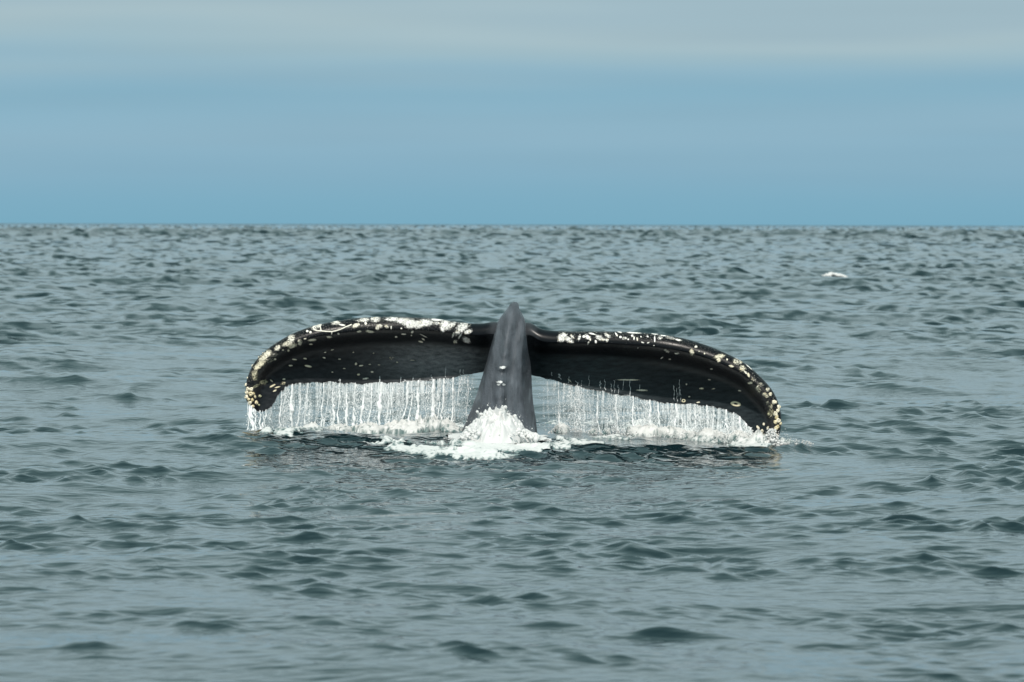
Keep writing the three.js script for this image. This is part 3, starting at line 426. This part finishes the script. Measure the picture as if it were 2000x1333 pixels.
function fall(grid, label, x0, x1, main, density, drops, lean, seed) {
  const rand = mulberry(seed), root = new THREE.Group(); root.name = numbered('spray_curtain'); scene.add(root);
  tag(root, label, 'falling water');
  const nx = 150, ny = 22, pts = [], uvs = [];
  for (let j = 0; j < ny; j++) for (let i = 0; i < nx; i++) {
    const px = lerp(x0, x1, i / (nx - 1)), top = trailing(grid, px), t = j / (ny - 1), x = top.x + lean * t * t * M;
    const y = lerp(top.y + 0.008, seaY(top.x, top.z) - 0.02, t);
    pts.push(new THREE.Vector3(x, y, top.z + 0.006 + t * 0.05 * noise(px * 0.03, t * 2, seed) + 0.012 * noise(px * 0.15, t * 4, seed))); uvs.push([i / (nx - 1), 1 - t]);
  }
  const g = gridGeometry(pts, nx, ny, uvs); g.computeVertexNormals();
  add('water_film', g, new THREE.MeshPhysicalMaterial({ name: 'thin sheet of water', color: new THREE.Color().setRGB(0.76, 0.8, 0.81), roughness: 0.3, alphaMap: filmTexture(density, seed, x0, x1), transparent: true, ior: 1.33, side: THREE.DoubleSide }), root);
  const lines = [];
  for (const [px, w, shift] of main) { const top = trailing(grid, px); if (top) { const fx = top.x + (shift ?? lean) * M; lines.push([px, shift ?? lean]); add('water_stream', streamGeometry(top, fx, top.z + 0.03, w * M * 0.62, rand), whiteWater, root); } }
  for (let i = 0; i < main.length * 4; i++) { let px = lerp(x0 + 6, x1 - 4, rand()); px = clamp(px + 26 * noise(px * 0.045, seed, 3), x0 + 6, x1 - 4); const top = trailing(grid, px); if (rand() > density(px, 0.3) * 2.2) continue; lines.push([px, lean]); add('water_stream', streamGeometry(top, top.x + lean * M * (0.2 + 1.9 * rand()) + (rand() - 0.5) * 0.02, top.z + 0.06 * (rand() - 0.5), (0.6 + 3 * rand() * rand() * rand()) * M * 0.5, rand, rand() < 0.25 ? 1 : 0.25 + 0.6 * rand()), whiteWater, root); }
  const mesh = new THREE.InstancedMesh(dropShape, whiteWater, drops), m = new THREE.Matrix4(), q = new THREE.Quaternion(), p = new THREE.Vector3(), s = new THREE.Vector3();
  let n = 0;
  for (let guard = 0; n < drops && guard < drops * 20; guard++) {
    let px, t = Math.pow(rand(), 0.85), shift = lean;
    if (rand() < 0.78) { const l = lines[Math.floor(rand() * lines.length)]; shift = l[1]; px = l[0] + (rand() + rand() - 1) * (2.5 + 7 * t); } else px = lerp(x0 - 4, x1 + 8, rand());
    if (px < x0 + 1 || px > x1 - 1 || rand() > density(px, t) * 1.9 + 0.08) continue;
    const top = trailing(grid, px); if (!top) continue;
    p.set(top.x + shift * M * t * t, lerp(top.y, seaY(top.x, top.z), t), top.z + (rand() - 0.5) * (0.02 + 0.2 * t));
    const r = (0.32 + 1.0 * rand() * rand() * rand() + 0.1 * t) * M; s.set(r * (0.8 + 0.4 * rand()), r * (1 + 1.9 * rand() * (1 - t * 0.5)), r);
    q.setFromAxisAngle(new THREE.Vector3(0, 0, 1), (rand() - 0.5) * 0.5);
    mesh.setMatrixAt(n++, m.compose(p, q, s));
  }
  mesh.count = n; mesh.name = numbered('droplet'); mesh.castShadow = true; mesh.userData.kind = 'stuff'; root.add(mesh);
  return root;
}
function runnel(grid, root, px, y0, y1, w, seed) {                    // a thread of water running down the skin
  const pts = [], n = 9;
  for (let i = 0; i < n; i++) { const t = i / (n - 1), { p, n: out } = onSkin(grid, px + 1.6 * noise(t * 3, seed), lerp(y0, y1, t)); pts.push(p.addScaledVector(out, 0.001)); }
  const g = new THREE.TubeGeometry(new THREE.CatmullRomCurve3(pts), 26, w * M * 0.36, 5), p = g.attributes.position;
  for (let i = 0; i <= 26; i++) { const c = new THREE.Vector3(); for (let k = 0; k < 5; k++) c.add(new THREE.Vector3().fromBufferAttribute(p, i * 6 + k)); c.multiplyScalar(0.2); const f = Math.max(0.12, 0.7 + 1.3 * noise(i * 0.55, seed) + 0.5 * noise(i * 1.3, seed)); for (let k = 0; k < 6; k++) { const v = new THREE.Vector3().fromBufferAttribute(p, i * 6 + k).sub(c).multiplyScalar(f).add(c); p.setXYZ(i * 6 + k, v.x, v.y, v.z); } }
  g.computeVertexNormals(); add('water_stream', g, whiteWater, root);
}
const bump1 = (x, c, w) => Math.exp(-(((x - c) / w) ** 2));
const leftFall = fall(left, 'curtain of white water streaming off the left fluke beside the tail stock', 516, 934,
  [[520, 5, -6], [549, 3], [569, 7, -4], [648, 4, -2], [661, 3], [676, 4], [692, 7, -6], [711, 5, -12], [743, 8, -9], [757, 3], [766, 5, -14], [795, 5, -14], [803, 3], [816, 6, -9], [833, 3], [846, 7, -2], [858, 3], [866, 4], [884, 4, -4], [724, 4, -6], [630, 3], [600, 3], [585, 3]],
  (px, t) => (0.34 * (1 - smoothstep(px, 600, 660)) * smoothstep(px, 516, 530) * (1 - 0.35 * t) + 0.56 * smoothstep(px, 610, 680) * (1 - smoothstep(px, 830, 925)) * (1 - 0.85 * smoothstep(t, 0.08, 0.7)) + 0.22 * bump1(px, 890, 25) * (1 - 0.6 * t) + 0.07 * (1 - smoothstep(px, 920, 934))), 9500, -6, 11);
const rightFall = fall(right, 'veil of water pouring off the right fluke down to its tip in the sea', 1046, 1472,
  [[1092, 3], [1131, 3], [1168, 3], [1204, 4], [1238, 4], [1271, 5], [1286, 3], [1322, 6], [1334, 3], [1350, 6], [1359, 4], [1382, 5], [1395, 3], [1420, 5], [1434, 4], [1446, 5], [1458, 6], [1466, 5]].map((r) => [...r, 2]),
  (px, t) => 0.17 * smoothstep(px, 1046, 1075) + 0.2 * smoothstep(px, 1075, 1120) + 0.2 * smoothstep(px, 1270, 1340) + 0.16 * smoothstep(px, 1410, 1465) + 0.12 * t * smoothstep(px, 1300, 1400), 9500, 2, 17);
[[741, 737, 754, 2.6], [781, 742, 751, 1.6], [789, 744, 750, 1.6], [804, 741, 750, 1.8], [820, 744, 749, 1.6], [842, 735, 747, 1.8], [869.6, 718, 744, 1.8], [898, 724, 737, 2.4], [904, 724, 733, 1.2], [662, 742, 750, 1.4]].forEach(([x, a, b, w], k) => runnel(left, leftFall, x, a, b, w, k * 3.3));
[[1078, 729, 737, 1.2], [1094, 733, 742, 1.4], [1112, 738, 752, 1.3], [1128, 748, 757, 1.4], [1137, 745, 760, 1.2], [1152, 735, 756, 1.3], [1174, 746, 762, 2], [1183, 744, 765, 2], [1195.5, 752, 769, 1.8], [1201, 744, 769, 1.6], [1209, 755, 772, 1.4], [1219, 744, 764, 1.5], [1232, 744, 776, 1.9], [1251, 753, 766, 1.4], [1318, 754, 784, 1.4], [1324, 760, 788, 1.3], [1329, 744, 776, 1.7], [1332, 760, 787, 1.2]].forEach(([x, a, b, w], k) => runnel(right, rightFall, x, a, b, w, 40 + k * 3.3));
{ // ropes of water running off the left tip
  const rand = mulberry(3), root = new THREE.Group(); root.name = numbered('spray_curtain'); scene.add(root);
  tag(root, 'thick rope of water running off the barnacled left tip of the tail', 'falling water');
  for (const [px, py, w, sh] of [[487, 790, 6, 3], [491, 795, 8, 1], [495, 800, 7, 0], [499, 803, 5, -2], [508, 805, 5, 0], [512, 805, 3, 6], [484, 787, 2, 3]]) { const p = at(px, py, 0.14); add('water_stream', streamGeometry(p, p.x + sh * M, p.z + 0.02, w * M * 0.5, rand), whiteWater, root); }
  const n = 420, mesh = new THREE.InstancedMesh(dropShape, whiteWater, n), m = new THREE.Matrix4();
  for (let i = 0; i < n; i++) { const t = rand(), px = 496 + (rand() + rand() - 1) * (14 + 14 * t), p = at(px, lerp(800, 858, t), 0.12 + 0.1 * (rand() - 0.5)), r = (0.4 + 0.8 * rand() * rand()) * M; m.makeScale(r, r * (1 + rand()), r).setPosition(p); mesh.setMatrixAt(i, m); }
  mesh.name = numbered('droplet'); mesh.userData.kind = 'stuff'; root.add(mesh);
}

// ---------------------------------------------------------------- foam and splash
const sheetMaterial = new THREE.MeshStandardMaterial({ name: 'foam sheet', color: 0xffffff, vertexColors: true, roughness: 0.5 });
const foamMaterial = new THREE.MeshStandardMaterial({ name: 'sea foam', color: new THREE.Color().setRGB(0.66, 0.665, 0.66), roughness: 0.6 });
function heap(x0, x1, z0, z1, dx, dz, cover, lift, tint) {                  // a lumpy sheet on the sea wherever cover > 0
  const nx = Math.round((x1 - x0) / dx) + 1, nz = Math.round((z1 - z0) / dz) + 1, pos = new Float32Array(nx * nz * 3), c = new Float32Array(nx * nz), col = tint && new Float32Array(nx * nz * 3), index = [];
  for (let j = 0; j < nz; j++) for (let i = 0; i < nx; i++) {
    const x = x0 + i * dx, z = z0 + j * dz, k = j * nx + i, v = c[k] = cover(x, z);
    if (tint) tint(x, z, v, col, k * 3);
    if (v > -0.3) { waveAt(x, z, FULL, 0); const h = v > 0 ? lift(x, z, v) : v * 0.1; pos[k * 3] = out3[0] + 0.3 * dx * noise(x * 40, z * 40); pos[k * 3 + 1] = out3[1] + h - 0.003; pos[k * 3 + 2] = out3[2] + Math.min(h, 0.15) * 0.4 * noise(x * 14, z * 14, 5); }
  }
  for (let j = 0; j < nz - 1; j++) for (let i = 0; i < nx - 1; i++) { const a = j * nx + i, b = a + 1, d = a + nx, e = d + 1; if (Math.min(c[a], c[b], c[d], c[e]) > -0.3 && Math.max(c[a], c[b], c[d], c[e]) > 0) index.push(a, d, b, b, d, e); }
  const g = new THREE.BufferGeometry(); g.setAttribute('position', new THREE.BufferAttribute(pos, 3)); if (col) g.setAttribute('color', new THREE.BufferAttribute(col, 3)); g.setIndex(index); g.computeVertexNormals();
  return g;
}
// pools of foam: photo x, y on the level sea, half width (pixels), half depth (m), strength
const POOLS = [[480, 862, 36, 0.35, 0.6], [545, 867, 60, 0.45, 0.75], [610, 862, 60, 0.6, 0.9], [690, 853, 95, 0.7, 1.0], [780, 851, 110, 0.75, 1.1], [850, 850, 70, 0.8, 0.9], [895, 858, 50, 0.5, 0.8], [770, 873, 65, 0.4, 0.85], [840, 882, 90, 0.5, 1.1], [930, 884, 120, 0.75, 1.3], [990, 876, 110, 0.8, 1.3], [1060, 874, 90, 0.6, 1.0], [1140, 870, 70, 0.4, 0.75], [1210, 864, 55, 0.35, 0.65], [1110, 845, 70, 0.7, 0.5], [1190, 846, 60, 0.6, 0.55], [1270, 850, 60, 0.6, 0.85], [1340, 855, 80, 0.6, 1.0], [1420, 860, 80, 0.55, 1.1], [1490, 866, 50, 0.45, 1.1], [1550, 862, 45, 0.45, 0.5]]
  .map(([px, py, w, d, k]) => { const p = onSea(px, py); return [p.x, p.z, w * (DIST - p.z) / F, d, k]; });
const MOUNDS = [[575, 0.1, 26, 12], [615, 0.05, 30, 20], [660, -0.05, 40, 24], [720, -0.1, 50, 26], [785, -0.15, 45, 33], [838, -0.25, 34, 42], [872, -0.15, 30, 26], [1110, -0.2, 24, 18], [1190, -0.15, 30, 12], [1280, -0.15, 45, 22], [1345, -0.1, 50, 22], [1410, 0.0, 45, 26], [1465, 0.12, 30, 24], [1505, 0.25, 24, 30], [1550, 0.2, 22, 10], [545, 0.15, 40, 7], [760, 1.3, 40, 8], [880, 1.6, 50, 9]];
const moundAt = (x, z) => { let m = 0; for (const [px, cz, w, h] of MOUNDS) m = Math.max(m, 0.72 * h * Math.exp(-(((x - pxToX(px)) / (w * M)) ** 2) - (((z - cz) / 0.22) ** 2))); return m; };
const foamCover = (x, z) => {
  let v = -1; for (const [cx, cz, w, d, k] of POOLS) { const r = ((x - cx) / w) ** 2 + ((z - cz) / d) ** 2; if (r < 4) v = Math.max(v, k * (1 - r)); }
  v = Math.max(v, Math.min(1.2, moundAt(x, z) / 9) - 0.35);
  return v < -0.95 ? -1 : v - 2.5 * Math.max(0, 0.16 - v) - 0.28 + 0.8 * fbm(x * 3.2, z * 1.3, 4, 3) + 1.5 * fbm(x * 13, z * 5, 9, 4);
};
const foamLift = (x, z, v) => { const m = moundAt(x, z) * M, k = smoothstep(v, 0, 0.4), n = fbm(x * 18, z * 14, 2, 3), bub = Math.abs(noise(x * 45, z * 30, 8)); return k * (0.004 + 0.018 * Math.max(0, 0.35 + n) + 0.01 * bub + m * (0.9 + 0.6 * fbm(x * 13, z * 11, 7, 3) + 0.35 * bub + 0.3 * noise(x * 70, z * 50, 3))); };
const foamTint = (x, z, v, col, k) => {                              // thick froth is white, thin bubbles let the green water through
  const b = smoothstep(v + 0.55 * noise(x * 38, z * 16, 4) + 0.4 * noise(x * 85, z * 40, 9), 0.02, 0.5);
  col[k] = lerp(0.09, 0.68, b); col[k + 1] = lerp(0.15, 0.69, b); col[k + 2] = lerp(0.15, 0.68, b);
};
tag(add('foam', heap(-2.5, 2.75, -2.2, 3.6, 0.011, 0.018, foamCover, foamLift, foamTint), sheetMaterial), 'white foam churned up on the sea around the tail stock and under both flukes', 'foam', 'stuff');

function spray(label, list, seed) {                                   // fine drops thrown up where the water lands: photo x range, foot height, height, depth, count
  const rand = mulberry(seed), root = new THREE.Group(), total = list.reduce((a, b) => a + b[5], 0), mesh = new THREE.InstancedMesh(dropShape, foamMaterial, total), m = new THREE.Matrix4();
  root.name = numbered('spray'); scene.add(root); tag(root, label, 'spray', 'stuff');
  let n = 0;
  for (const [x0, x1, y, h, z, c] of list) for (let i = 0; i < c; i++) {
    const u = rand(), px = lerp(x0, x1, u), k = Math.pow(rand(), 1.8) * (0.45 + 0.9 * Math.abs(noise(px * 0.06, seed))) * Math.sqrt(Math.sin(Math.PI * clamp(u, 0.02, 0.98))), p = at(px, y - h * k, z + (rand() - 0.5) * 0.3), r = (0.4 + 1.5 * rand() * rand() * (1 - 0.6 * k)) * M;
    m.makeScale(r * (0.8 + 0.5 * rand()), r * (0.8 + 0.6 * rand()), r).setPosition(p); mesh.setMatrixAt(n++, m);
  }
  mesh.name = numbered('droplet'); mesh.castShadow = true; mesh.userData.kind = 'stuff'; root.add(mesh);
}
spray('fine white spray where the falling water lands under the left fluke', [[560, 700, 858, 28, -0.02, 1500], [680, 820, 858, 34, -0.1, 1500], [790, 900, 856, 44, -0.2, 1300], [470, 580, 862, 14, 0.15, 420]], 91);
spray('fine white spray where the falling water lands under the right fluke', [[1070, 1140, 850, 30, -0.15, 420], [1130, 1260, 852, 24, -0.1, 700], [1240, 1420, 862, 32, 0, 1700], [1380, 1500, 866, 40, 0.1, 1500], [1510, 1590, 868, 16, 0.25, 260]], 95);

{ const rand = mulberry(77), root = new THREE.Group(); root.name = numbered('splash'); scene.add(root);
  tag(root, 'heaped white splash breaking against the front of the tail stock', 'splash');
  const TOP = [[880, 0], [900, 6], [913, 20], [922, 30], [930, 36], [941, 47], [948, 54], [962, 57], [975, 58], [981, 63], [990, 56], [1000, 48], [1008, 42], [1016, 36], [1024, 20], [1034, 14], [1044, 12], [1056, 4], [1075, 0]];
  const topAt = (px) => { for (let i = 0; i < TOP.length - 1; i++) if (px >= TOP[i][0] && px <= TOP[i + 1][0]) return 0.9 * lerp(TOP[i][1], TOP[i + 1][1], (px - TOP[i][0]) / (TOP[i + 1][0] - TOP[i][0])); return 0; };
  const ridge = (x) => 1.05 - 0.9 * Math.max(0, Math.abs(x + 0.12) - 0.12);
  const g = heap(-0.55, 0.35, 0.3, 2.1, 0.008, 0.012, (x, z) => { const h = topAt(1000 + x / M * 0.98), d = (z - ridge(x)) / (0.24 + h * 0.006); return h > 0 && Math.abs(d) < 1.3 ? (1.15 - d * d) * smoothstep(h, 0, 14) + 0.35 * fbm(x * 9, z * 9, 3, 3) : -1; },
    (x, z, v) => { const px = 1000 + x / M * 0.98, h = Math.max(0.005, at(px, 860 - topAt(px), z).y - seaY(x, z)), d = Math.abs(z - ridge(x)) / (0.24 + h * 1.3); return smoothstep(v, 0, 0.3) * h * Math.pow(Math.max(0, 1 - d * d), 0.6) * (1 + 0.4 * fbm(x * 14, z * 10, 6, 3) + 0.3 * noise(x * 34, z * 22, 3)) + 0.012; });
  const clumps = [];
  for (let i = 0; i < 480; i++) { const px = 892 + rand() * 160, h = topAt(px); if (h < 5) continue; const t = Math.pow(rand(), 0.45), p = at(px, 860 - h * t - 1, 1.1 + 0.5 * (1 - t) + 0.06 * rand()), r = (1.4 + 4.2 * rand() * rand()) * M, k = new THREE.IcosahedronGeometry(1, 1); k.scale(r * (0.8 + 0.6 * rand()), r * (0.7 + 0.6 * rand()), r); k.rotateZ(rand() * 3); k.translate(p.x, p.y, p.z); clumps.push(k); }
  g.deleteAttribute('uv'); clumps.forEach((k) => k.deleteAttribute('uv'));
  add('splash_heap', mergeGeometries([g.toNonIndexed(), ...clumps.map((k) => k.index ? k.toNonIndexed() : k)]), foamMaterial, root);
  for (const [x, y, tx, ty, r] of [[945, 822, 931, 822, 2.2], [948, 818, 939, 810, 2.4], [936, 816, 932, 805, 2], [990, 812, 987, 797, 2.6], [1000, 820, 1006, 814, 2.4], [930, 838, 917, 841, 4], [926, 841, 911, 836, 1.8], [1009, 826, 1011, 821, 1.2], [1014, 828, 1015, 826, 1.6], [1030, 850, 1029, 844, 1.6], [1034, 850, 1041, 851, 2], [978, 808, 981, 805, 2.6], [940, 826, 935, 830, 1.6], [1020, 838, 1018, 830, 1.8], [1024, 846, 1021, 838, 1.6]]) {   // fingers thrown up out of the heap
    const a = at(x, y, 1.12), b = at(tx, ty, 1.16), parts = [], n = 7;
    for (let i = 0; i < n; i++) { const t = i / (n - 1), p = a.clone().lerp(b, t); p.y += 0.012 * Math.sin(t * 3) + 0.003 * noise(i, x); const q = 1.35 * r * M * (i === n - 1 ? 1.15 : lerp(1.1, 0.55, t)); const k = dropShape.clone(); k.scale(q, q * (1 + 0.2 * noise(i, y)), q); k.translate(p.x, p.y, p.z); parts.push(k); }
    add('water_jet', mergeGeometries(parts), foamMaterial, root);
  }
  const n = 420, mesh = new THREE.InstancedMesh(dropShape, foamMaterial, n), m = new THREE.Matrix4();
  for (let i = 0; i < n; i++) { const px = 972 + (rand() + rand() - 1) * 78, py = lerp(852, 858 - topAt(px) - 32 * rand() * rand() - 2, Math.pow(rand(), 0.35)), p = at(px, py, 1.1 + 0.25 * rand()), r = (0.3 + 1.3 * Math.pow(rand(), 5)) * M; m.makeScale(r, r, r).setPosition(p); mesh.setMatrixAt(i, m); }
  mesh.name = numbered('droplet'); mesh.userData.kind = 'stuff'; root.add(mesh);
}
{ const rand = mulberry(8), root = new THREE.Group(); root.name = numbered('splash'); scene.add(root);   // white water where the right tip enters the sea
  tag(root, 'creamy white splash where the right tip of the tail cuts into the sea', 'splash');
  const parts = [];
  for (let i = 0; i < 230; i++) { const t = rand(), px = 1508 + (rand() + rand() - 1) * lerp(10, 34, t * t), p = at(px, lerp(838, 872, t), 0.3 + 0.14 * (rand() - 0.3)), r = (1.2 + 3.4 * rand() * t) * M, k = (rand() < 0.4 ? dropShape : new THREE.IcosahedronGeometry(1, 0)).clone(); k.scale(r, r * (0.7 + rand()), r); k.rotateZ(rand() * 3); k.translate(p.x, p.y, p.z); parts.push(k.index ? k.toNonIndexed() : k); }
  add('splash_heap', mergeGeometries(parts), foamMaterial, root);
  const n = 240, mesh = new THREE.InstancedMesh(dropShape, foamMaterial, n), m = new THREE.Matrix4();
  for (let i = 0; i < n; i++) { const px = 1518 + (rand() + rand() - 1) * 40, p = at(px, lerp(872, 826, Math.pow(rand(), 1.6) * (1 - Math.abs(px - 1518) / 60)), 0.3 + 0.3 * (rand() - 0.5)), r = (0.35 + 0.7 * rand() * rand()) * M; m.makeScale(r, r, r).setPosition(p); mesh.setMatrixAt(i, m); }
  mesh.name = numbered('droplet'); mesh.userData.kind = 'stuff'; root.add(mesh);
}
{ const c = onSea(1631, 548), s = (DIST - c.z) / F, parts = [], rand = mulberry(4);   // a far wave breaking white
  for (let i = 0; i < 60; i++) { const u = rand() * 2 - 1, r = s * (1.5 + 2.6 * rand()) * (1 - 0.5 * u * u), k = new THREE.IcosahedronGeometry(1, 1); k.scale(r * 1.7, r, r * 1.3); k.translate(c.x + u * 24 * s, 0.02 + s * (6 - 2.2 * u + 5 * rand() * (1 - u * u)), c.z + (rand() - 0.5) * 1.2); parts.push(k); }
  tag(add('whitecap', mergeGeometries(parts), foamMaterial), 'small white wave crest breaking alone far out beyond the right fluke', 'whitecap');
}

renderer.render(scene, camera);
